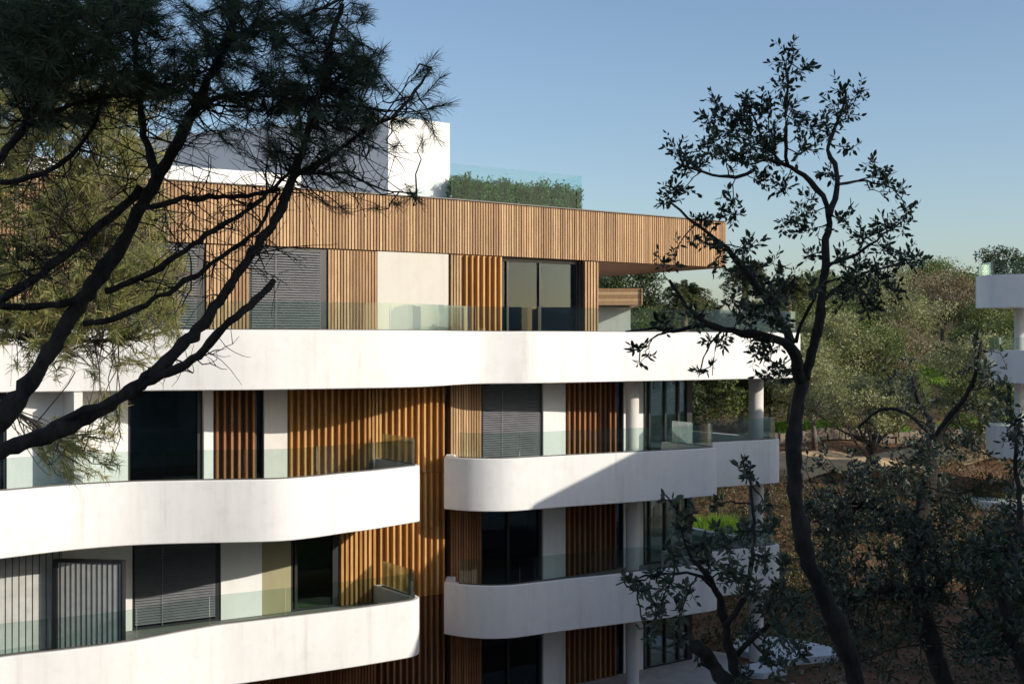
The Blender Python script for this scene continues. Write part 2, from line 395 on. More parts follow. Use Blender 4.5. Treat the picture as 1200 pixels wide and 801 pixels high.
def window(A,B,z0,z1,shut=None,gm='pane',mull=(),frame=.06,recess=.07,jamb=None):
    A=np.array(A,float);B=np.array(B,float); d=(B-A)/np.linalg.norm(B-A); L=np.linalg.norm(B-A)
    fr=MB()
    fr.seg(A,B,z0,z0+.05,-recess-.08,-recess+.03); fr.seg(A,B,z1-.09,z1,-recess-.08,-recess+.03)
    fr.seg(A,A+d*frame,z0+.05,z1-.09,-recess-.08,-recess+.03); jw=jamb or frame
    fr.seg(B-d*jw,B,z0+.05,z1-.09,-recess-.08,-recess+.03)
    for t in mull:
        c=A+d*L*t; fr.seg(c-d*.035,c+d*.035,z0+.05,z1-.09,-recess-.06,-recess+.02)
    o=P(fr,'window','metal')
    pn=MB(); pn.seg(A+d*frame,B-d*jw,z0+.05,z1-.09,-recess-.045,-recess-.03); P(pn,'pane',gm,o)
    if shut is not None:
        sh=MB(); z=z1-.10; n=outn(A,B)
        lo=z0+.05 if shut==0 else z0+shut*(z1-z0)
        while z>lo+.06:
            a_,b_=A+d*(frame+.005),B-d*(jw+.005)
            q=[a_+n*(-recess+.075),b_+n*(-recess+.075),b_+n*(-recess+.005),a_+n*(-recess+.005)]
            zz=[z-.052,z-.052,z-.012,z-.012]
            bt=[(q[i][0],q[i][1],zz[i]) for i in range(4)]; tp=[(q[i][0],q[i][1],zz[i]+.010) for i in range(4)]
            sh.hexa(bt,tp); z-=.062
        gd=A+d*L*.33; sh.seg(gd-d*.008,gd+d*.008,lo,z1-.1,-recess+.077,-recess+.085)
        P(sh,'shutter','shutter',o)
    return o

w_=wall_at
# top storey
z0,z1=ZF[3]+.012,ROOF0-.004
DENSE=dict(pitch=.086,wd=.056,dep=.034); OPEN=dict(pitch=.185,wd=.05,dep=.12)
slats(w_(-80),w_(150),z0,z1,matk='fascia_wood',back='backing',**DENSE)
window(w_(150),w_(241),z0,z1,shut=0,jamb=.2)
slats(w_(241),w_(292),z0,z1,matk='fascia_wood',back='backing',**DENSE)
window(w_(292),w_(384),z0,z1,shut=0,jamb=.18)
slats(w_(384),w_(442),z0,z1,matk='fascia_wood',back='backing',**DENSE)
wallpiece(w_(442),w_(525),z0,z1,'beige',.02,'beige_panel')
slats(Wp[2],w_(541),z0,z1,matk='fascia_wood',back='backing',**DENSE)
slats(w_(541),w_(588),z0,z1,matk='wood',back='backing_warm',**OPEN)
window(w_(588),w_(684),z0,z1,mull=(.13,.52),recess=.25,jamb=.1)
slats(w_(684),w_(701),z0,z1,matk='fascia_wood',back='backing',pitch=.1,wd=.06,dep=.06)
# second storey
z0,z1=ZF[2]+.012,ZB[3]-.004
window(w_(-70),w_(8),z0,z1)
wallpiece(w_(8),w_(150),z0,z1,'white')
mb=MB(); A=w_(79); n=outn(Wp[0],Wp[1]); mb.seg(A+n*1.0,A,z0,z1-.01,-.09,.09); P(mb,'wing_wall','wall')
window(w_(150),w_(238),z0,z1,jamb=.12)
wallpiece(w_(238),w_(249),z0,z1,'white',.06,'pillar')
slats(w_(249),w_(300),z0,z1,matk='dark_wood',back='backing',**OPEN)
window(w_(300),w_(309),z0,z1,frame=.03)
wallpiece(w_(309),w_(336),z0,z1,'wall',.04,'pillar')
slats(w_(336),w_(430),z0,z1,matk='wood',back='backing_warm',**OPEN)
slats(w_(430),w_(447),z0,z1,matk='wood',back='backing_warm',pitch=.1,wd=.055,dep=.08)
# tall wooden wall of the recess between the two wings
J=5.0
slats(w_(447),w_(521.5),z0,z1,matk='wood',back='backing_warm',**OPEN)
rr=w_(522)
# first storey
z0a,z1a=ZF[1]+.012,ZF[2]-.0
mb=MB()
z0b,z1b=ZF[1]+.012,ZB[2]-.004
slats(w_(486),w_(521.5),ZF[1]+.012,ZF[2]+.004,matk='wood',back='backing_warm',joint=J,**OPEN)
slats(w_(441),w_(486),z0b,z1b,matk='wood',back='backing_warm',**OPEN)
slats(w_(398),w_(441),z0b,z1b,matk='wood',back='backing_warm',pitch=.12,wd=.065,dep=.06)
window(w_(341),w_(398),z0b,z1b,mull=(.12,),jamb=.17,gm='pane_green')
wallpiece(w_(307),w_(341),z0b,z1b,'olive_panel',0,'beige_panel')
wallpiece(w_(259),w_(307),z0b,z1b,'white')
window(w_(155),w_(259),z0b,z1b,shut=0,jamb=.13)
wallpiece(w_(66),w_(155),z0b,z1b,'white')
nl=outn(Wp[0],Wp[1])*.75
slats(w_(-70)+nl,w_(64)+nl,z0b,z1b,pitch=.14,wd=.013,dep=.014,matk='metal',back='slat_grey',base=.0,name='slatted_wall')
# slatted divider standing across the left terrace
A0=np.array([-9.68,27.3]); A1=np.array([-8.28,27.12]); n=(A1-A0)/np.linalg.norm(A1-A0)
dv=slats(A0,A1,z0b,5.10,.115,.012,.012,'metal','slat_grey',base=.0,name='divider_screen')
mb=MB(); mb.seg(A0-n*.09,A0,z0b,5.16,-.14,.06); mb.seg(A1,A1+n*.04,z0b,5.16,-.14,.03); mb.seg(A0,A1,5.102,5.16,-.14,.03); P(mb,'frame','metal',dv)
# ground storey
z0,z1=ZF[0]+.012,ZB[1]-.004
wallpiece(w_(-70),w_(290),z0,z1,'white')
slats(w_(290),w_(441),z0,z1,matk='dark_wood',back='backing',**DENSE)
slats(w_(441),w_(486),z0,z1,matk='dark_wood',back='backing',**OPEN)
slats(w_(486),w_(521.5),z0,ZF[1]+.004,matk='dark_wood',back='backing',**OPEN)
# right wing, ground to second storey
for lv in (0,1,2):
    z0,z1=ZF[lv]+.012,ZB[lv+1]-.004
    slats(Wp[2],w_(564),z0,z1,matk='fascia_wood' if lv==2 else 'dark_wood',back='backing',**DENSE)  # lower storeys get the darker copy that stands for shade
    window(w_(564),w_(636),z0,z1,shut=0 if lv==2 else None,mull=() if lv==2 else (.45,),jamb=.1)
    wallpiece(w_(636),w_(662),z0,z1,'white',.03,'pillar')
    slats(w_(662),w_(722),z0,z1,matk='dark_wood',back='backing',pitch=.2,wd=.06,dep=.11)
    window(w_(722),w_(731),z0,z1,frame=.03)
    wallpiece(w_(731),w_(754),z0,z1,'white')
    window(w_(754),w_(811),z0,z1,mull=(.13,.45,.72),jamb=.22,recess=.02,gm='pane_clear')
    A=w_(811); window(A,A+NB*5.2,z0,z1,mull=(.66,),gm='pane_clear')
    B=w_(735); window(A+NB*5.2,B+NB*5.2+NB*.0,z0,z1,mull=(.5,),gm='pane_clear')
    for (px,D,r) in ((741,36.35,.19),(886,39.4,.225)):
        c=at(px,400,D)[:2]; cl=MB(); kk=28
        ring=[(c[0]+r*math.cos(2*math.pi*j/kk),c[1]+r*math.sin(2*math.pi*j/kk)) for j in range(kk)]
        cl.prism(ring,(ZF[lv] if lv else -.2)-.03,ZB[lv+1]+.02); P(cl,'column','wall',bld,40)

# flat roof with its timber fascia
fr=[Wp[0],Wp[1],Wp[2],Wp[3]]
rf=MB(); rf.prism([tuple(p+NB*.05) for p in fr]+[tuple(p+NB*7.2) for p in fr[::-1]],ROOF0+.04,ROOF1-.05); P(rf,'roof_slab','concrete')
sf=MB(); sf.prism([tuple(p+NB*.02) for p in (w_(695),Wp[3])]+[tuple(p+NB*7.1) for p in (Wp[3],w_(695))],ROOF0+.012,ROOF0+.039); P(sf,'soffit','dark_wood')
for A,B in zip(fr[:-1],fr[1:]):
    slats(A,B,ROOF0+.01,ROOF1,pitch=.086,wd=.056,dep=.034,matk='fascia_wood',back='backing',base=.012,name='wood_fascia',jit=.004)
slats(Wp[3]+np.array([.04,.05]),Wp[3]+NB*7.1,ROOF0+.01,ROOF1,pitch=.086,wd=.056,dep=.034,matk='fascia_wood',back='backing',base=.02,name='wood_fascia')
cp=MB()
for A,B in zip(fr[:-1],fr[1:]): cp.seg(A,B,ROOF1+.001,ROOF1+.03,-.3,.09)
cp.seg(Wp[3],Wp[3]+NB*7.1,ROOF1+.002,ROOF1+.031,-.3,.1); P(cp,'roof_edge_trim','cap')
# roof box and low roof wall
c0=np.array([(455-600)/F*34.5,34.5]); c1=np.array([(527-600)/F*35.7,35.7]); lf=c0+np.array([-.9,.43])*9
bx=MB(); bx.prism([tuple(c0),tuple(c1),tuple(c1+NB*5),tuple(lf+NB*2)+() if 0 else tuple(c1+NB*5+np.array([-8,1.5])),tuple(lf)],ROOF1-.1,15.88); P(bx,'roof_stair_house','white')
lw=MB(); lw.seg((-13.5,29.2),(-5.6,34.0),ROOF1-.1,14.22,-.3,0); P(lw,'roof_wall','white')
# glass rail on the roof
rp=smooth_path([(-1.66,34.62),(2.02,37.2)],[(2.02,37.2),(1.0,38.9)])
railing(rp,0,0,1,plen=1.9,gm='roof_rail',hgt=14.58-ROOF1,zt=ROOF1+.03,inset=0)
pl=MB(); pl.seg((-1.8,34.85),(1.95,37.45),ROOF1-.06,ROOF1+.10,-.7,-.12); P(pl,'roof_planter','white')

# ------------------------------------------------------------------ foliage makers
def leaf_arrays(C, Dv, L, Wd, fold=.25, roll=None):
    """pointed folded leaves: C base points, Dv directions, L lengths, Wd widths"""
    n=len(C); Dv=unit(Dv); r=rng.normal(size=(n,3)) if roll is None else roll
    S=unit(np.cross(Dv,r)); U=np.cross(S,Dv)
    L=np.asarray(L)[:,None]; Wd=np.asarray(Wd)[:,None]
    b=C; t=C+Dv*L+U*L*.06
    l1=C+Dv*L*.35+S*Wd*.5+U*Wd*fold; l2=C+Dv*L*.72+S*Wd*.36+U*Wd*fold
    r1=C+Dv*L*.35-S*Wd*.5+U*Wd*fold; r2=C+Dv*L*.72-S*Wd*.36+U*Wd*fold
    V=np.stack([b,t,l1,l2,r1,r2],1).reshape(-1,3); o=(np.arange(n)*6)[:,None]
    Fc=np.concatenate([o+np.array([0,4,5,1]),o+np.array([0,1,3,2])]); return V,Fc
def diamond_arrays(C, Dv, L, Wd):
    n=len(C); Dv=unit(Dv); S=unit(np.cross(Dv,rng.normal(size=(n,3))))
    L=np.asarray(L)[:,None]; Wd=np.asarray(Wd)[:,None]
    V=np.stack([C,C+Dv*L*.5+S*Wd*.5,C+Dv*L,C+Dv*L*.45-S*Wd*.5],1).reshape(-1,3); o=(np.arange(n)*4)[:,None]
    return V,o+np.arange(4)
def needle_arrays(C, Dv, L, Wd):
    n=len(C); Dv=unit(Dv); S=unit(np.cross(Dv,rng.normal(size=(n,3))))
    L=np.asarray(L)[:,None]
    sag=np.zeros((n,3)); sag[:,2]=-.08
    V=np.stack([C-S*Wd*.5,C+S*Wd*.5,C+Dv*L*.6+S*Wd*.4+sag*L*.3,C+Dv*L+sag*L],1).reshape(-1,3); o=(np.arange(n)*4)[:,None]
    return V,o+np.arange(4)
def cat_arrays(parts):
    Vs,Fs,o=[],[],0
    for V,Fc in parts: Vs.append(V); Fs.append(Fc+o); o+=len(V)
    return np.concatenate(Vs),np.concatenate(Fs)

def limb(tr, D0, D1, w0, w1, wob=.012):
    """traced limb -> world points and radii. tr: photo points, depth runs D0->D1, width in photo pixels"""
    pts=catmull([np.array(p,float) for p in tr],step=9)
    n=len(pts); s=np.linspace(0,1,n); ph=random.uniform(0,6)
    D=D0+(D1-D0)*s+.12*np.sin(s*5+ph)
    Wd=[at(p[0],p[1],d) for p,d in zip(pts,D)]
    rad=(w0+(w1-w0)*s)*D/F/2*(1+.10*np.sin(s*23+ph)+.07*rng.normal(size=n))
    return np.array(Wd)+rng.normal(size=(n,3))*wob*.4, rad
def twig(mb, a, b, r0, r1, sag=.08, n=6):
    a=np.array(a);b=np.array(b); L=np.linalg.norm(b-a); m_=(a+b)/2+rng.normal(size=3)*L*.12+np.array([0,0,-sag*L])
    t=np.linspace(0,1,n)[:,None]; pts=(1-t)**2*a+2*t*(1-t)*m_+t*t*b
    pts[1:-1]+=rng.normal(size=(n-2,3))*L*.014
    mb.tube(pts,np.linspace(r0,r1,n),4); return pts

# ------------------------------------------------------------------ foreground holm oak
def oak(name, label, limbs, clusters, leafL, trunk_to_ground, mats=('bark_dark','col_oak'), twr=.0065, dens=1.0, rad_mul=1.0, dspread=.45, group=None):
    base=limbs[0][0][0]; 
    root=empty(name,(float(base[0]),float(base[1]),hz(base[0],base[1])),label,'tree',group)
    tk=MB(); samples=[]
    for i,(p,r) in enumerate(limbs):
        if i==0:
            g0=np.array([p[0][0]+.1,p[0][1],hz(p[0][0],p[0][1])-.15]); mid=(g0+p[0])/2+np.array([-.06,.05,0])
            pp=np.concatenate([[g0,mid],p]); r_=np.concatenate([[r[0]*1.6,r[0]*1.15],r]); tk.tube(pp,r_,10)
        else: tk.tube(p,r,8)
        samples.append(p[len(p)//4 if i==0 else 0:])
    S=np.concatenate(samples)
    LC=[];LD=[];LL=[]
    for (cx,cy,cr) in clusters:
        D=float(np.median(S[:,1])) 
        # nearest limb sample in the picture sets the depth of the spray
        px=600+S[:,0]/S[:,1]*F; py=400-(S[:,2]-ZC)/S[:,1]*F
        d2=(px-cx)**2+(py-cy)**2; idx=np.argsort(d2)[random.randint(0,5)]
        a=S[idx]; D=a[1]+random.uniform(-dspread,dspread)
        c=at(cx,cy,D); R=cr*D/F*rad_mul
        main=twig(tk,a,c,twr,twr*.45,.05,7)
        ns=max(4,int(cr*.68*dens))
        for k in range(ns):
            st=main[random.randint(3,6)] if random.random()<.75 else c
            dr=unit(rng.normal(size=3)+np.array([0,-.1,.25])+.5*unit(c-a)); e=st+dr*R*random.uniform(.5,1.15)
            q=twig(tk,st,e,twr*.4,twr*.2,.03,6); ln=np.linalg.norm(e-st); nl=max(4,int(ln/(leafL*.27)))
            for j in range(nl+1):
                u=(.18+.82*j/nl)*5; i0=min(4,int(u)); pt=q[i0]+(q[i0+1]-q[i0])*(u-i0); ax=unit(q[i0+1]-q[i0]); sd=unit(np.cross(ax,rng.normal(size=3)))
                LC.append(pt+sd*.003); LD.append(unit(ax*(.55 if j<nl else 1.2)+sd*.75+np.array([0,0,.1])+rng.normal(size=3)*.2)); LL.append(leafL*random.uniform(.55,1.1))
    rooted(tk.build('trunk',M[mats[0]],root))
    LL=np.array(LL); V,Fc=leaf_arrays(np.array(LC),np.array(LD),LL,LL*rng.uniform(.34,.5,len(LL)))
    rooted(np_mesh('crown',V,Fc,M[mats[1]],root))
    return root
Lm=[limb([(1012,830),(1002,792),(986,742),(963,692),(943,640),(933,582),(930,522),(936,470),(941,438)],7.6,8.1,24,16),
    limb([(941,445),(950,412),(960,375),(965,330),(969,290),(971,253),(964,230),(943,205),(919,192),(896,185)],8.1,8.3,14,4),
    limb([(938,445),(926,405),(890,394),(850,385),(826,378),(807,358),(785,330)],8.1,7.5,15,3),
    limb([(928,402),(922,388),(895,344),(848,287),(815,262),(789,239)],8.0,8.5,11,2.5),
    limb([(826,379),(790,386),(760,384),(735,389)],7.6,7.2,7,2),
    limb([(972,252),(981,222),(978,192),(970,175),(985,132),(993,108)],8.2,8.6,8,2.5),
    limb([(922,194),(921,160),(924,97),(929,66)],8.3,8.2,5,2),
    limb([(884,199),(862,206),(834,204),(801,192),(795,172)],8.3,7.8,4.5,2),
    limb([(919,193),(900,172),(881,135),(872,118)],8.3,8.6,4.5,2),
    limb([(968,312),(1004,296),(1035,275),(1054,260)],8.2,7.8,5,2),
    limb([(981,216),(1014,211),(1046,219)],8.3,8.6,3.5,1.6),
    limb([(964,352),(1000,325),(1040,312),(1070,303)],8.2,8.7,5,2),
    limb([(932,400),(955,345),(985,325),(1010,345)],8.0,7.6,5,2),
    limb([(790,384),(762,398),(750,410),(748,425)],7.4,7.3,3,1.2),
    limb([(850,386),(832,402),(822,428),(818,440)],7.6,7.5,3,1.2),
    limb([(845,385),(838,410),(833,438)],7.7,7.7,2,1),
    ]
CL=[(923,62,17),(940,82,12),(915,98,15),(895,125,18),(925,128,17),(874,118,14),(838,123,17),(850,150,20),(880,160,22),(905,155,18),(830,140,14),(985,105,16),(1005,108,15),(962,140,17),(945,150,14),(990,132,12),
    (793,175,16),(810,190,17),(790,225,16),(780,232,10),(850,180,18),(833,170,16),(870,185,18),(900,180,20),(895,212,14),(920,222,16),(937,245,14),(942,172,14),(1000,172,9),(1024,190,13),(1040,210,13),(1052,222,11),
    (945,270,16),(921,260,14),(968,202,10),(995,255,12),(1008,275,14),(1036,262,17),(1060,260,15),(1062,300,18),(1082,303,10),(1045,290,15),(1005,312,15),(985,300,12),(880,290,16),(862,249,15),(846,246,10),(826,256,13),
    (832,288,13),(812,283,9),(882,320,17),(906,308,14),(922,330,16),(772,300,9),(790,312,9),(842,313,10),(900,355,20),(880,372,17),(860,350,16),(912,376,17),(1000,335,20),(1030,330,22),(1016,355,17),(985,350,14),(1045,345,14),
    (905,425,17),(888,412,14),(880,398,12),(848,398,9),(830,398,8),(745,410,8),(750,424,7),(820,432,6),(915,440,12),(900,438,12),(775,378,10),(815,372,11),(950,335,12),(945,300,10),(890,340,14),(870,330,12)]
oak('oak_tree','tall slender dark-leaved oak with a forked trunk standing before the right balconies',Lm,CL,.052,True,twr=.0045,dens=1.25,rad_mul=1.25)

# small oak low in front of the lower balconies
Lm=[limb([(872,840),(862,790),(853,745),(842,700),(828,672),(810,655)],7.2,7.0,17,5),
    limb([(850,735),(872,700),(880,660),(884,610),(878,560),(872,540)],7.1,7.4,8,2),
    limb([(838,690),(815,672),(780,672),(745,676),(722,684)],7.1,6.9,5,1.5),
    limb([(858,770),(895,735),(915,700),(918,650)],7.2,7.5,8,2),
    limb([(812,656),(800,630),(795,600),(780,580)],7.0,7.0,3.5,1.5),
    limb([(868,810),(845,790),(825,765),(816,757)],7.2,7.0,22,17)]
CL=[(735,682,9),(750,690,10),(765,672,10),(790,650,15),(800,620,10),(782,585,6),(780,690,16),(770,720,17),(800,710,20),(830,660,20),(850,640,20),(875,620,17),(900,650,20),(905,620,16),(885,560,9),(872,540,7),(895,590,12),
    (860,680,20),(885,690,20),(910,690,17),(840,620,14),(820,640,16),(915,740,20),(930,700,17),(880,740,18),(910,780,22),(870,790,16),(800,745,14),(935,770,18),(855,660,15),(925,655,14),(840,590,8),(815,600,8),(760,740,10),(940,730,16),(900,715,18)]
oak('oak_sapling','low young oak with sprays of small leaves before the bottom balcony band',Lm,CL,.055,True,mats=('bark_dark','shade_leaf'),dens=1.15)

# leaning mid-distance oak at the lower right
Lm=[limb([(1118,830),(1100,780),(1082,720),(1073,655),(1078,605),(1089,560),(1092,520)],14.5,15,23,15),
    limb([(1092,525),(1090,495),(1076,468),(1070,441)],15,15.5,11,4),
    limb([(1092,525),(1112,490),(1128,472),(1143,437),(1150,400)],15,14.5,11,3),
    limb([(1088,505),(1060,482),(1031,480),(1005,500)],15,15.6,6,2.5),
    limb([(1075,640),(1040,600),(1000,590),(970,600)],14.8,15.5,9,3),
    limb([(1082,700),(1130,660),(1170,640),(1195,640)],14.6,14,10,3),
    limb([(1078,690),(1040,690),(1000,700),(960,690)],14.6,14.2,8,3)]
CL=[]
for _ in range(270):
    x=random.uniform(945,1205); y=random.triangular(500,795,620)
    if x>1130 and y<640 and random.random()<.75: continue
    CL.append((x,y,random.uniform(10,20)))
for _ in range(40):
    x,y=random.uniform(1020,1195),random.uniform(425,560)
    if not(1078<x<1135 and y<470): CL.append((x,y,random.uniform(7,13)))
CL+=[(1070,437,10),(1058,452,10),(1085,468,8),(1148,420,11),(1140,400,11),(1162,440,11),(1122,474,8),(1150,445,9),(1064,420,8)]
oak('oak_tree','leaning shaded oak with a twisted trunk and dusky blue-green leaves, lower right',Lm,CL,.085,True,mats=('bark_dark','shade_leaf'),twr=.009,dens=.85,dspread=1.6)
# third, at the frame edge
Lm=[limb([(1215,830),(1202,780),(1185,740),(1175,700),(1180,660)],11,11.3,24,12),
    limb([(1180,740),(1150,720),(1135,690),(1140,650)],11.2,11.5,9,3),limb([(1180,665),(1195,600),(1190,540),(1196,490)],11.3,11.5,9,3)]
CL=[(random.uniform(1125,1215),random.uniform(600,800),random.uniform(12,22)) for _ in range(46)]+[(random.uniform(1165,1205),random.uniform(440,600),random.uniform(8,14)) for _ in range(9)]
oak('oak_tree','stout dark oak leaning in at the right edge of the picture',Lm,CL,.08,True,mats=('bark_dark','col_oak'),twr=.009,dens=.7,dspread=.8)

# ------------------------------------------------------------------ pines at the left
def pine(name, label, limbs, tufts, bare, needle, ntuft, width, mats, base, trunk=None, dsp=1.0, twr=.006):
    root=empty(name,base,label,'tree','pine trees left of the building')
    tk=MB(); S=[]
    if trunk is not None: tk.tube(trunk[0],trunk[1],12); 
    for p,r in limbs: tk.tube(p,r,8); S.append(p)
    S=np.concatenate(S)
    px=600+S[:,0]/S[:,1]*F; py=400-(S[:,2]-ZC)/S[:,1]*F
    tw=tk; C=[];Dr=[];Ln=[]
    def nearest(x,y,spread):
        d2=(px-x)**2+(py-y)**2+rng.normal(size=len(px))*0
        idx=np.argsort(d2); return S[idx[min(len(idx)-1,random.randint(0,spread))]]
    for (x,y,sz) in tufts:
        a=nearest(x,y,14); D=a[1]+random.uniform(-dsp,dsp); c=at(x,y,D)
        ax=unit(c-a+rng.normal(size=3)*.1*np.linalg.norm(c-a)+np.array([0,0,.05]))
        twig(tw,a,c,twr,twr*.4,.04,6)
        n=int(ntuft*sz)
        t=rng.uniform(-.20,.03,n)*(needle/.1)
        C.append(c+ax*t[:,None]); dd=unit(ax*rng.uniform(.35,1.2,(n,1))+rng.normal(size=(n,3))*.5); Dr.append(dd); Ln.append(needle*rng.uniform(.6,1.15,n)*min(1.15,.75+.3*sz))
    for (x0,y0,x1,y1) in bare:
        a=nearest(x0,y0,4); D=a[1]+random.uniform(-dsp,dsp)*.8
        q=twig(tw,a,at(x1,y1,D),twr*.8,twr*.25,random.uniform(-.1,.15),7)
        for _ in range(3):
            k=random.randint(2,5); e=q[k]+unit(rng.normal(size=3))*random.uniform(.08,.3)*(D/7)
            twig(tw,q[k],e,twr*.4,twr*.18,.03,4)
    rooted(tk.build('trunk',M[mats[0]],root))
    C=np.concatenate(C);Dr=np.concatenate(Dr);Ln=np.concatenate(Ln)
    V,Fc=needle_arrays(C,Dr,Ln,width); rooted(np_mesh('crown',V,Fc,M[mats[1]],root)); return root

Lp=[limb([(-60,560),(0,528),(56,508),(120,478),(180,437),(232,385),(262,344),(296,295),(326,250),(340,212),(359,161),(372,110),(385,60),(400,5)],6.4,7.6,20,6),
    limb([(150,460),(180,443),(210,431),(240,408),(262,382),(300,351),(319,331)],6.7,6.9,12,8),
    limb([(40,514),(80,488),(118,474),(150,457)],6.6,6.7,10,8),
    limb([(-40,545),(0,490),(19,467),(49,426),(86,366),(124,314),(150,276),(161,247),(184,210),(206,168),(240,101),(266,49),(280,-10)],6.8,7.6,26,8),
    limb([(182,206),(168,150),(161,94),(157,50),(150,0)],7.3,7.6,10,5),
    limb([(-30,372),(0,351),(37,329),(94,284),(135,250),(166,221)],7.0,7.3,9,11),
    limb([(-30,362),(0,360),(45,358),(75,355),(92,350)],6.9,7.1,8,9),
    limb([(124,342),(180,317),(232,280),(285,250),(314,225),(345,195)],7.1,7.5,9,4),
    limb([(97,378),(139,372),(180,351),(225,325),(262,299),(300,269),(325,225)],7.1,7.5,8,4),
    limb([(-30,220),(0,185),(22,157),(45,112),(62,80),(75,30),(80,-20)],6.2,6.6,11,6),
    limb([(64,92),(105,52),(146,7),(160,-20)],6.5,6.8,5,3),
    limb([(-30,215),(22,210),(75,191),(101,157),(112,139),(125,90)],7.2,7.6,8,4),
    limb([(330,235),(344,208),(374,191),(426,154),(460,135),(482,112),(505,79)],7.5,7.8,8,2.5),
    limb([(172,242),(225,232),(270,230),(300,228),(328,221)],7.2,7.6,7,5),
    limb([(352,203),(380,202),(407,204),(448,221),(490,226)],7.5,7.9,3.5,1.6),
    limb([(226,128),(270,110),(320,112),(370,124),(430,124)],7.6,8.2,7,3),
    limb([(372,112),(400,90),(425,75),(440,62)],7.6,7.9,5,2),
    limb([(266,50),(300,30),(350,20),(405,-5)],7.6,8.0,7,3),
    limb([(30,150),(90,120),(150,110),(210,95),(250,80)],6.6,7.2,6,3)]
TF=[]
def yb(x): return np.interp(x,[-20,60,150,250,330,400,450],[85,105,100,122,150,158,100])
for _ in range(900):
    x=random.uniform(-20,445); y=random.uniform(-45,1)+ (yb(x)+20)*random.random()**.8
    if 185<x<310 and y>20 and random.random()<.45: continue
    if x>330 and y<60 and random.random()<(x-330)/110: continue
    TF.append((x,y,random.uniform(.7,1.2)))
for _ in range(120):
    x=random.uniform(-10,440); TF.append((x,yb(x)+random.uniform(0,45),random.uniform(.5,.9)))
TF+=[(505,70,1.2),(500,82,1.),(513,94,1.1),(520,122,1.2),(482,115,1.2),(470,118,1),(446,60,1.2),(430,55,1),(440,98,1.2),(428,75,1.2),(452,100,1),(500,140,.9),(510,160,1),(495,163,.9),(462,172,.8),(405,200,.8),(400,213,.7),(490,234,1),(483,228,.9),(468,238,.8),
     (440,244,.6),(405,247,.9),(388,241,.6),(475,142,.9),(487,133,.9),(460,140,1),(425,15,1),(405,35,1.2),(415,60,1.2),(410,95,1.2),(420,125,1.2),(435,140,1),(410,150,1)]
BR=[]
for _ in range(190):
    x=random.uniform(-10,340); y=random.uniform(120,330)
    BR.append((x,y,x+random.uniform(-70,70),y+random.uniform(-55,50)))
for _ in range(40):
    x=random.uniform(320,440); y=random.uniform(140,230); BR.append((x,y,x+random.uniform(10,60),y+random.uniform(-25,40)))
for _ in range(6):
    x=random.uniform(120,270); y=random.uniform(380,450); BR.append((x,y,x+random.uniform(15,40),y+random.uniform(-25,25)))
tr=[(-3.25,6.6,hz(-3.25,6.6)-.2),(-3.2,6.6,6.2),(-3.1,6.6,8.0),(-2.95,6.6,8.75),(-2.8,6.7,9.2)]
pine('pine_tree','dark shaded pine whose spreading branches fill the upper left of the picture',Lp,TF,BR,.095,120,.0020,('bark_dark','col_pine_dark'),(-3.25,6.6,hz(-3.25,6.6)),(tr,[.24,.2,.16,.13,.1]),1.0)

# sunlit pine behind it
Lq=[limb([(-120,470),(-40,380),(20,300),(70,230),(110,180),(130,120)],14,14.5,16,5),
    limb([(-60,400),(20,370),(100,345),(170,330),(225,320)],13.8,13.2,8,3),
    limb([(-60,390),(30,395),(110,400),(165,395)],13.8,13.0,7,3),
    limb([(20,300),(80,290),(150,270),(195,250)],14.2,13.6,7,3),
    limb([(-60,430),(0,470),(50,500),(95,530)],13.8,13.2,7,2.5),
    limb([(60,240),(120,230),(180,200)],14.3,14.8,6,2.5),
    limb([(-80,250),(0,200),(60,150),(100,110)],14.5,15,8,3)]
TF=[]
for _ in range(1150):
    x=random.uniform(-30,215); y=random.uniform(90,400)
    if x>165 and y<240 and random.random()<.7: continue
    if x>200 and y<300: continue
    if y>350 and random.random()<.45: continue
    TF.append((x,y,random.uniform(.6,1.1)))
for _ in range(110):
    x=random.uniform(20,220); y=random.uniform(330,445)-max(0,x-140)*.45; TF.append((x,y,random.uniform(.5,.9)))
for _ in range(46): TF.append((random.uniform(45,140),random.uniform(480,560),random.uniform(.5,.9)))
BR=[(random.uniform(0,200),random.uniform(150,400),random.uniform(0,220),random.uniform(150,460)) for _ in range(150)]
tr=[(-6.9,14.2,hz(-6.9,14.2)-.2),(-6.85,14.1,5.5),(-6.8,14,8.0),(-6.72,14,9.13)]
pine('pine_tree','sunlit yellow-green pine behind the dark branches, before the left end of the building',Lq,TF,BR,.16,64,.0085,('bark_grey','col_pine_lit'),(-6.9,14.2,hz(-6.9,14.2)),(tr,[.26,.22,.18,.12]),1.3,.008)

# ------------------------------------------------------------------ hedge on the roof
hd=empty('hedge',(0.1,36.2,ROOF1+.1),'leafy green hedge in a planter behind the glass on the roof','hedge')
C=[];Dr=[];Ln=[]; st=MB()
for i in range(330):
    t=random.random(); p=np.array([-1.65,35.2])+(np.array([1.95,37.7])-np.array([-1.65,35.2]))*t+NB*random.uniform(-.2,.3)
    hh=random.uniform(.42,.66)+.05*math.sin(t*19)+(.16 if random.random()<.12 else 0)
    a=np.array([p[0],p[1],ROOF1+.08]); e=a+np.array([random.uniform(-.12,.12),random.uniform(-.12,.12),hh]); q=twig(st,a,e,.01,.004,0,6)
    n=64; k=rng.integers(1,6,n); C.append(q[k]+rng.normal(size=(n,3))*.055); Dr.append(unit(rng.normal(size=(n,3))+np.array([0,0,.6]))); Ln.append(rng.uniform(.05,.12,n))
C=np.concatenate(C);Dr=np.concatenate(Dr);Ln=np.concatenate(Ln)
V,Fc=leaf_arrays(C,Dr,Ln,Ln*.42); rooted(np_mesh('foliage',V,Fc,M['hedge'],hd)); rooted(st.build('stems',M['bark_grey'],hd))

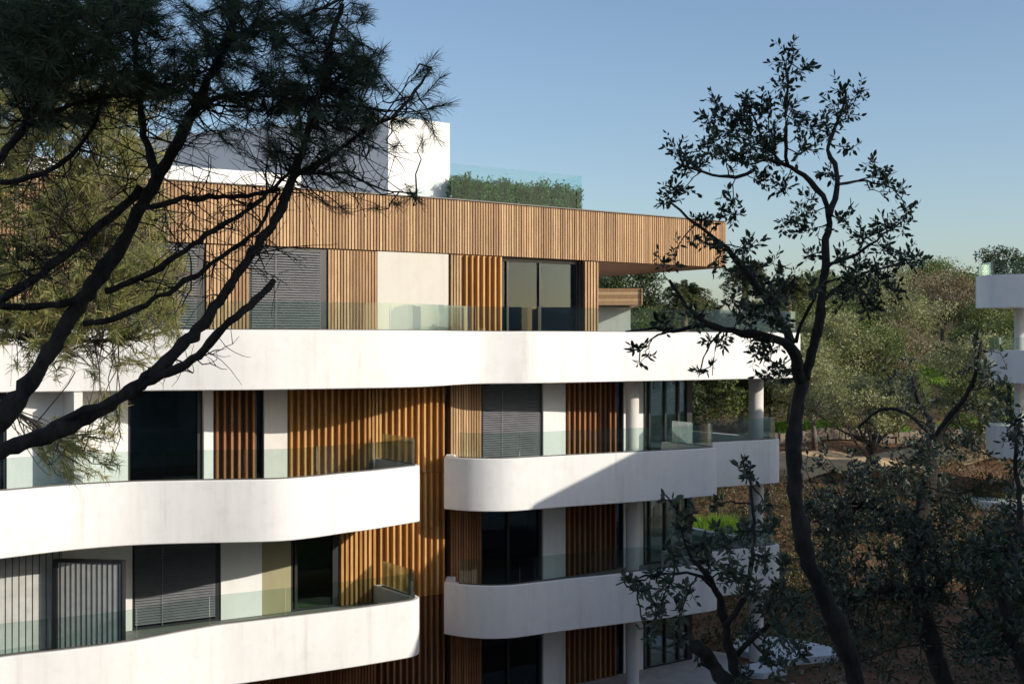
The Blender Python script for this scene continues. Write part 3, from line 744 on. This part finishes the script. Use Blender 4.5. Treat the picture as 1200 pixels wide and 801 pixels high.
# ------------------------------------------------------------------ hillside trees
def crown_tree(seed, H, Wd, leafm, bark, nclump=60, nleaf=230, leaf=.16, low=.25, flat=.9):
    r=np.random.default_rng(seed); 
    cen=[]
    while len(cen)<nclump:
        p=r.uniform(-1,1,3)
        if np.linalg.norm(p)>1 or (np.linalg.norm(p)<.35): continue
        cen.append(p)
    cen=np.array(cen); cen[:,0]*=Wd/2; cen[:,1]*=Wd/2; cz=H*(low+(1-low)/2); cen[:,2]=cz+cen[:,2]*H*(1-low)/2*flat
    lob=1+.22*np.sin(np.arctan2(cen[:,1],cen[:,0])*3+seed); cen[:,:2]*=lob[:,None]
    C=[];Dv=[];L=[]
    for c in cen:
        rad=r.uniform(.07,.165)*Wd; n=int(nleaf*r.uniform(.6,1.3))
        u=unit(r.normal(size=(n,3)))*np.cbrt(r.uniform(0,1,(n,1)))*rad*np.array([1.1,1.1,.8]); C.append(c+u); Dv.append(unit(u+r.normal(size=(n,3))*rad*.7+np.array([0,0,.1]))); L.append(leaf*r.uniform(.6,1.3,n))
    C=np.concatenate(C);Dv=np.concatenate(Dv);L=np.concatenate(L)
    V,Fc=diamond_arrays(C,Dv,L,L*.58)
    tk=MB(); lean=r.normal(size=2)*.06*H
    top=np.array([lean[0],lean[1],H*.42]); 
    tk.tube([(0,0,-.3),(lean[0]*.2,lean[1]*.2,H*.15),tuple((np.array([0,0,0])+top)*.7),tuple(top)],[.05*H*.7,.04*H*.7,.035*H*.6,.028*H*.6],8)
    for c in cen[1::2]:
        s=top*r.uniform(.6,1.); e=c+r.normal(size=3)*np.array([.05,.05,.03])*Wd; tk.tube([s,(s*.5+e*.5)+np.array([0,0,-.02*H]),e],[.006*H,.005*H,.0018*H],4)
    for c in cen[::4]:
        s=top*r.uniform(.55,1.); m_=(s+c)/2+np.array([0,0,-.04*H]); tk.tube([s,m_,c],[.014*H,.010*H,.004*H],5)
    return tk,V,Fc,leafm,bark
variants=[crown_tree(1,5.5,6.4,'olive','bark_grey',low=.2),crown_tree(2,5.2,5.6,'carob','bark_grey',low=.15),crown_tree(3,6,6.0,'olive','bark_grey',low=.22,nleaf=190),
          crown_tree(4,4.6,5.0,'dry','bark_grey',low=.15,nleaf=120,leaf=.14),crown_tree(5,7.5,6.0,'ever','bark_grey',low=.12,leaf=.22,nleaf=220),crown_tree(6,5.6,7.4,'carob','bark_grey',low=.18,nclump=74),
          crown_tree(7,6.4,6.2,'olive','bark_grey',low=.46,nclump=50)]
protos={}
def plant(k, name, X, Y, s, label, group, cat='tree', rz=None, sink=.0):
    o=empty(name,(X,Y,hz(X,Y)-sink),label,cat,group); o.rotation_euler[2]=random.uniform(0,6.28) if rz is None else rz; o.scale=(s,s,s*random.uniform(.92,1.08))
    if k not in protos:
        tk,V,Fc,lm,bk=variants[k]; a=tk.build('trunk',M[bk],o); b_=np_mesh('crown',V,Fc,M[lm],o); protos[k]=(a,b_)
    else:
        for c in protos[k]:
            d=c.copy(); d.parent=o; COL.objects.link(d)
    return o
def hill(px, D, k, s, label, group='trees on the hillside', name=None):
    return plant(k, name or ('olive_tree','carob_tree','olive_tree','dry_shrub','evergreen_tree','carob_tree','olive_tree')[k],(px-600)/F*D,D,s,label,group,'shrub' if k==3 else 'tree')
HT=[(955,128,1,1.25,'dark carob on the skyline just right of the foreground oak trunk'),
    (1000,134,5,1.1,'broad dark carob on the skyline behind the foreground oak leaves'),
    (1050,130,0,1.2,'grey-green olive on the crest left of the highest carob'),
    (1098,132,5,1.25,'highest round carob on the hill crest'),
    (1142,126,1,1.15,'dark carob on the crest beside the far balcony block'),
    (1180,150,4,1.2,'dark evergreen rising behind the roof rail of the far block'),
    (970,104,5,1.0,'green carob in the middle slope right of the foreground trunk'),
    (1018,108,2,1.15,'loose silvery olive halfway up the slope below the crest'),
    (1046,106,0,1.2,'wide silvery olive in the middle of the hillside'),
    (1104,116,3,1.5,'brownish bare-twigged shrub below the highest carob'),
    (1168,112,5,1.0,'dark carob halfway up, left of the far block column'),
    (1176,96,1,1.0,'green carob partly behind the far balcony block'),
    (950,84,1,1.0,'dark carob low behind the foreground trunk'),
    (975,86,2,1.0,'pale olive above the sandy bank'),
    (1018,88,5,.95,'big green carob left of the bright grass patch'),
    (1196,82,5,.9,'spreading carob right of the bright grass patch'),
    (1048,92,3,1.0,'brown dry shrub just left of the bright grass patch'),
    (830,70,1,1.1,'dark tree seen through the terrace left of the round column'),
    (868,74,5,1.0,'broad tree seen through the terrace behind the round column'),
    (905,72,1,1.1,'dark tree seen between the round column and the foreground trunk'),
    (925,70,6,.85,'olive beside the foreground trunk at the end of the balcony'),
    (955,64,6,.75,'small olive with a clear stem at the left end of the sandy bank'),
    (1012,57,6,.82,'olive with a leaning bare trunk in front of the sandy bank'),
    (1068,78,1,.5,'small green carob under the bright grass patch'),
    (1150,66,6,.85,'open olive in front of the path on the right slope'),
    (1160,62,1,.8,'green carob below the lower balcony of the far block'),
    (800,66,4,.75,'dark evergreen behind the glazed corner of the second storey')]
for a in HT: hill(*a)
FT=[(712,118,4,1.0,'dark round evergreen above the timber-clad pavilion'),(742,122,4,1.12,'taller dark evergreen right of the timber-clad pavilion'),
    (775,112,5,.85,'broad carob left of the short palm'),(835,116,4,.62,'evergreen between the two palms'),(905,112,5,.9,'broad carob right of the tall palm'),
    (940,120,4,.75,'dark evergreen at the end of the roof terrace view'),(690,110,5,1.0,'carob half hidden behind the timber pier of the top storey'),(860,108,1,.8,'low carob below the tall palm'),(755,100,1,1.05,'low carob below the tall evergreen, seen through the glass railing'),(810,100,1,1.0,'low carob below the short palm, seen through the glass railing'),(920,98,5,.95,'low wide carob seen through the end of the upper glass railing')]
for a in FT: hill(*a,group='far trees above the upper terrace')

# palms
def palm(px, D, top_y, label, seed, fl=1.9):
    r=np.random.default_rng(seed); X=(px-600)/F*D; zt=ZC+(400-top_y)/F*D; z0=hz(X,D)
    o=empty('palm_tree',(X,D,z0),label,'palm','palms beyond the upper terrace'); H=zt-z0
    tk=MB(); n=10; tk.tube([(0.1*math.sin(i*.5),0,-.2+(H+.2)*i/n) for i in range(n+1)],[.26-.005*i+.02*(i%2) for i in range(n+1)],10); tk.build('trunk',M['palm_bark'],o)
    parts=[]
    for i in range(64):
        az=r.uniform(0,6.28); el=r.uniform(-.9,1.25); L=fl*r.uniform(.8,1.1)
        t=np.linspace(0,1,14); dirh=np.array([math.cos(az),math.sin(az),0])
        rach=dirh*(t*L*math.cos(el))[:,None]+np.array([0,0,1])*(t*L*math.sin(el)-.55*L*t*t)[:,None]+np.array([0,0,H])
        for j in range(2,14):
            side=np.cross(dirh,[0,0,1]); m_=5
            for sgn in (-1,1):
                c=np.repeat(rach[j][None],m_,0)+r.normal(size=(m_,3))*.05; dd=unit(side*sgn*.8+dirh*.6+np.array([0,0,-.25])+r.normal(size=(m_,3))*.15)
                parts.append(diamond_arrays(c,dd,np.full(m_,.42*fl/1.9*(1-.4*t[j])),np.full(m_,.06)))
    V,Fc=cat_arrays(parts); np_mesh('crown',V,Fc,M['palm'],o)
palm(875,84,318,'tall palm with drooping fronds above the end of the upper terrace',11,1.7)
palm(803,90,342,'short bushy palm seen under the roof overhang',12,1.9)
palm(925,96,335,'palm half hidden by the foreground oak leaves',13,1.8)

# ------------------------------------------------------------------ other buildings, and unseen blocks added to cast shade
def simple_block(root, poly, levels, z_floor0, hgt, setback=1.4, rail=True):
    for i in range(levels):
        zb=z_floor0+hgt*i+hgt-.88; zt=zb+1.33
        mb=MB(); mb.prism(poly,zb,zt); rooted(mb.build('balcony_parapet',M['white'],root))
    # body
    c=np.mean(np.array(poly),axis=0); inner=[tuple(c+(np.array(p)-c)*(1-setback/np.linalg.norm(np.array(p)-c))) for p in poly]
    for i in range(levels):
        z0=z_floor0+hgt*i+(.45-.0 if i else -1.5); z1=z_floor0+hgt*i+hgt-.88-.002
        mb=MB(); mb.prism(inner,z0,z1); o=rooted(mb.build('wall',M['wall'],root))
        n=len(inner)
        for j in range(n):
            A,B=np.array(inner[j]),np.array(inner[(j+1)%n]); L=np.linalg.norm(B-A); 
            nn=outn(A,B); sgn=1 if np.dot(nn,(A+B)/2-c)>0 else -1
            k=int(L//3.2)
            for q in range(k):
                a=A+(B-A)*((q+.2)/k); b_=A+(B-A)*((q+.8)/k)
                wn=MB(); wn.seg(a,b_,max(z0,z_floor0+hgt*i+.1),z1-.15,sgn*.01,sgn*.06); w0=rooted(wn.build('window',M['metal'],o))
                pn=MB(); d=(b_-a)/np.linalg.norm(b_-a); pn.seg(a+d*.07,b_-d*.07,max(z0,z_floor0+hgt*i+.17),z1-.22,sgn*.062,sgn*.07); rooted(pn.build('pane',M['shutter'],w0))
def far_block():
    root=empty('apartment_building',(24,56,2.3),'white balcony block with a round grey column standing at the right edge behind trees','building')
    D=55; z3=ZC+(400-360)/F*D; hgt=3.2
    x0=(1150-600)/F*D; x1=(1162-600)/F*D
    for i,(xx,extra) in enumerate(((x0,0),(x1,0),(x1,0),(x0-.3,0))):
        zb=z3-hgt*i; zt=zb+1.38
        pts=smooth_path([(xx+4.4,52.2),(xx+1.2,53.6)],[(xx+1.2,53.6),(xx+.15,54.3),(xx,55.2)],[(xx,55.2),(xx+.2,56.2),(xx+.8,56.6)])
        pts=pts[::-1]
        poly=[tuple(p) for p in pts]+[(xx+4.4,56.6)]
        mb=MB(); mb.prism(poly,zb,zt-.0); rooted(mb.build('balcony_parapet',M['white'],root,30))
        gl=MB(); ins=offset_path(pts,.14); ins2=offset_path(pts,.16)
        vs=[];m_=len(ins)
        for a,b_ in zip(ins,ins2): vs+=[(*a,zt+.001),(*a,zt+.55),(*b_,zt+.55),(*b_,zt+.001)]
        gl.add(vs,[(k*4+j,(k+1)*4+j,(k+1)*4+(j+1)%4,k*4+(j+1)%4) for k in range(m_-1) for j in range(4)]+[(0,1,2,3),tuple((m_-1)*4+j for j in (3,2,1,0))]); rooted(gl.build('glass_railing',M['rail'],root))
        # column and recessed wall under each band
        cx=(1191-600)/F*55.5; kk=24; cl=MB(); cl.prism([(cx+.2*math.cos(6.2832*j/kk),55.2+.2*math.sin(6.2832*j/kk)) for j in range(kk)],zb-1.9,zb+.002); rooted(cl.build('column',M['concrete'],root,40))
        wl=MB(); wl.prism([(xx+2.3,55.4),(xx+4.3,54.4),(xx+4.3,56.5),(xx+2.4,56.5)],zb-2.2 if i<3 else -1,zb+.001); wo=rooted(wl.build('wall',M['wall'],root))
        wn=MB(); wn.seg((xx+2.8,55.15),(xx+4.0,54.55),zb-1.9,zb-.15,.01,.08); wn=rooted(wn.build('window',M['metal'],root))
    rf=MB(); rf.prism([(x0+2.4,55.6),(x0+4.3,54.6),(x0+4.3,56.5),(x0+2.4,56.5)],z3+1.3,z3+1.5); rooted(rf.build('roof',M['white'],root))
far_block()
b1=empty('apartment_building',(28,24,0),'unseen white block added to shade the lower right balconies and garden','building')  # added out of view, outline follows the wanted shadow edge
simple_block(b1,[(13.3,29.9),(13.35,26.7),(17.5,21.3),(22,17.5),(46,9),(46,35),(15.5,35.5)],3,-.2,(11.14-.25)/3-.0,1.3)
b2=empty('apartment_building',(15,0,5),'unseen tall white block added right of the viewpoint to shade the foreground trees','building')  # added out of view to keep the near trees in shadow
simple_block(b2,[(9.6,-9),(22,-9),(22,1.4),(9.6,1.4)],4,6.2,3.15,1.2)
b4=empty('apartment_building',(15,5,5),'unseen lower white block added to shade the foreground oak','building')  # added blocker, kept lower so sun still reaches the rear pine
simple_block(b4,[(9.5,1.5),(21.9,1.5),(21.9,6.8),(9.5,6.8)],3,5.2,3.1,1.0)
b3=empty('shade_block',(15,12,2),'unseen low white block added to shade the middle-distance trees','building')  # added out of view, throws shadow on the lower right trees
simple_block(b3,[(9.8,7.5),(20,7.5),(20,19),(9.8,19)],2,2.6,3.2,.9)
# timber-clad pavilion beyond the roof terrace
pv=empty('pavilion',(0,62,hz(0,62)),'low pavilion with a timber-clad roof edge beyond the upper terrace','house')
mb=MB(); mb.prism([(-6,60.5),(5.6,60.5),(5.6,68),(-6,68)],hz(0,62)-1,11.45); rooted(mb.build('wall',M['wall'],pv))
mb=MB(); mb.prism([(-8,59.2),(5.95,59.2),(5.95,69),(-8,69)],11.5,12.25); rooted(mb.build('roof',M['concrete'],pv))
mb=MB()
for i in range(5): mb.box((-1.03,59.15,11.57+i*.155),13.98,.06,.145); mb.box((6.0,64,11.57+i*.155),.06,9.9,.145)
rooted(mb.build('roof_cladding',M['fascia_wood'],pv))

# ------------------------------------------------------------------ ground works
mb=MB(); mb.prism([(-2,32.5),(1.5,33.2),(6.3,36.6),(7.0,39.6),(4,41.5),(0,38)],-.3,.125); o=mb.build('terrace_pavement',M['pave']); tag(o,kind='structure')
mb=MB(); mb.prism([(6.9,40.2),(8.0,38.6),(10.2,39.4),(10.0,40.4),(9.0,41.6),(7.4,41.9)],-.3,.20); mb.prism([(6.2,37.6),(7.3,37.2),(8.1,37.7),(7.4,38.5)],-.3,.17); o=mb.build('garden_path',M['slab']); tag(o,kind='structure')
# path across the slope and its dry stone wall
def ribbon(name, pts, wd, matk, lift=.03, ns=3):
    p=np.array(catmull([np.array(q,float) for q in pts],.6)); L=offset_path(p,wd/2); R=offset_path(p,-wd/2); vs=[]
    for a,b_ in zip(L,R):
        for q in [a+(b_-a)*t/ns for t in range(ns+1)]: vs.append((q[0],q[1],hz(q[0],q[1])+lift))
    fs=[(i*(ns+1)+j,i*(ns+1)+j+1,(i+1)*(ns+1)+j+1,(i+1)*(ns+1)+j) for i in range(len(p)-1) for j in range(ns)]
    mb=MB(); mb.add(vs,[f[::-1] for f in fs],True); return mb.build(name,M[matk])
o=ribbon('path',[(8,67),(18,68.5),(28,69),(40,71)],2.0,'pave',.12); tag(o,kind='structure')
o=ribbon('sandy_bank',[(12,59.8),(14.5,60.6),(17,61.6),(20,62.2),(23,63.5)],4.4,'sand',.05,12); tag(o,kind='structure')
st=MB(); rs=random.Random(3)
for i in range(95):
    for c in range(2):
        x=10+i*.30+rs.uniform(-.05,.05)+c*.14; y=66.0+.05*math.sin(x)+x*.05; z=hz(x,y)+.16+c*.3
        st.box((x,y,z),.28+rs.uniform(-.04,.05),.4,.29,rs.uniform(-.1,.1))
o=st.build('stone_wall',M['stone']); tag(o,'low dry stone wall edging the path below the bright grass','wall')

vs=[];fc=[]
for i in range(900):
    if i<600: x,y=random.uniform(7,20),random.uniform(33,47)
    else: x,y=random.uniform(9,30),random.uniform(47,66)
    r_=random.uniform(.03,.10)*(1.6 if random.random()<.1 else 1); z=hz(x,y)+r_*.2; o=len(vs)
    ico=[(0,0,1),(.9,0,.2),(.28,.85,.1),(-.72,.53,.15),(-.72,-.53,.2),(.28,-.85,.1),(0,0,-1)]
    for p in ico: vs.append((x+p[0]*r_*random.uniform(.7,1.3),y+p[1]*r_*random.uniform(.7,1.3),z+p[2]*r_*.7))
    for j in range(5): fc+= [(o,o+1+j,o+1+(j+1)%5),(o+6,o+1+(j+1)%5,o+1+j)]
o=np_mesh('gravel',vs,fc,M['stone']); tag(o,'loose stones strewn over the red soil','gravel',kind='stuff')
def scatter(name, matk, regions, leaf, wdt, hgt, up=1.5):
    C=[];Dv=[];L=[]
    for (x0,x1,y0,y1,n,clump) in regions:
        k=max(1,n//clump)
        cx=rng.uniform(x0,x1,k); cy=rng.uniform(y0,y1,k)
        X=np.repeat(cx,clump)+rng.normal(size=k*clump)*hgt*.9; Y=np.repeat(cy,clump)+rng.normal(size=k*clump)*hgt*.9
        s=np.repeat(rng.uniform(.4,1.,k),clump); Z=h(X,Y)+rng.uniform(0,1,k*clump)**1.6*hgt*s
        C.append(np.stack([X,Y,Z],1)); Dv.append(unit(rng.normal(size=(k*clump,3))+np.array([0,0,up]))); L.append(leaf*rng.uniform(.5,1.3,k*clump))
    C=np.concatenate(C);Dv=np.concatenate(Dv);L=np.concatenate(L); V,Fc=diamond_arrays(C,Dv,L,L*wdt)
    o=np_mesh(name,V,Fc,M[matk]); tag(o,kind='stuff'); return o
n=2600; a=rng.uniform(0,6.28,n); rr_=np.sqrt(rng.uniform(0,1,n))*.55; C=np.stack([8.0+rr_*np.cos(a)*1.5,51.5+rr_*np.sin(a),np.zeros(n)],1); C[:,2]=h(C[:,0],C[:,1])
Dv=unit(np.stack([np.cos(a)*rr_*.9,np.sin(a)*rr_*.9,np.ones(n)],1)+rng.normal(size=(n,3))*.16); Ln=rng.uniform(.6,1.25,n)
V,Fc=needle_arrays(C,Dv,Ln,.03); V[:,2]-=0; o=np_mesh('ornamental_grass',V,Fc,M['grass']); tag(o,'rounded green clump of tall grass behind the first storey balcony','plant')
o=scatter('grass','grass',[(31,36,88,103,14000,30),(14.5,22,68,73,10000,25),(24,29,70.5,73,2500,25)],.34,.16,.25,2.5); tag(o,'bright green grass on the hillside between the olives','grass')
o=scatter('undergrowth','scrub',[(8,30,45,58,24000,70),(20,32,56,66,8000,60),(9,24,44,56,12000,130),(8,12,56,66,3000,60),(6,45,72,98,12000,60),(6,14,40.5,47,5000,50)],.16,.45,.6,.8); tag(o,'low mixed scrub on the red earth slope','undergrowth')
o=scatter('undergrowth','shade_leaf',[(8.5,18,33,43,6000,45)],.13,.45,.45,.8); tag(o,'shaded low scrub at the foot of the oaks','undergrowth')
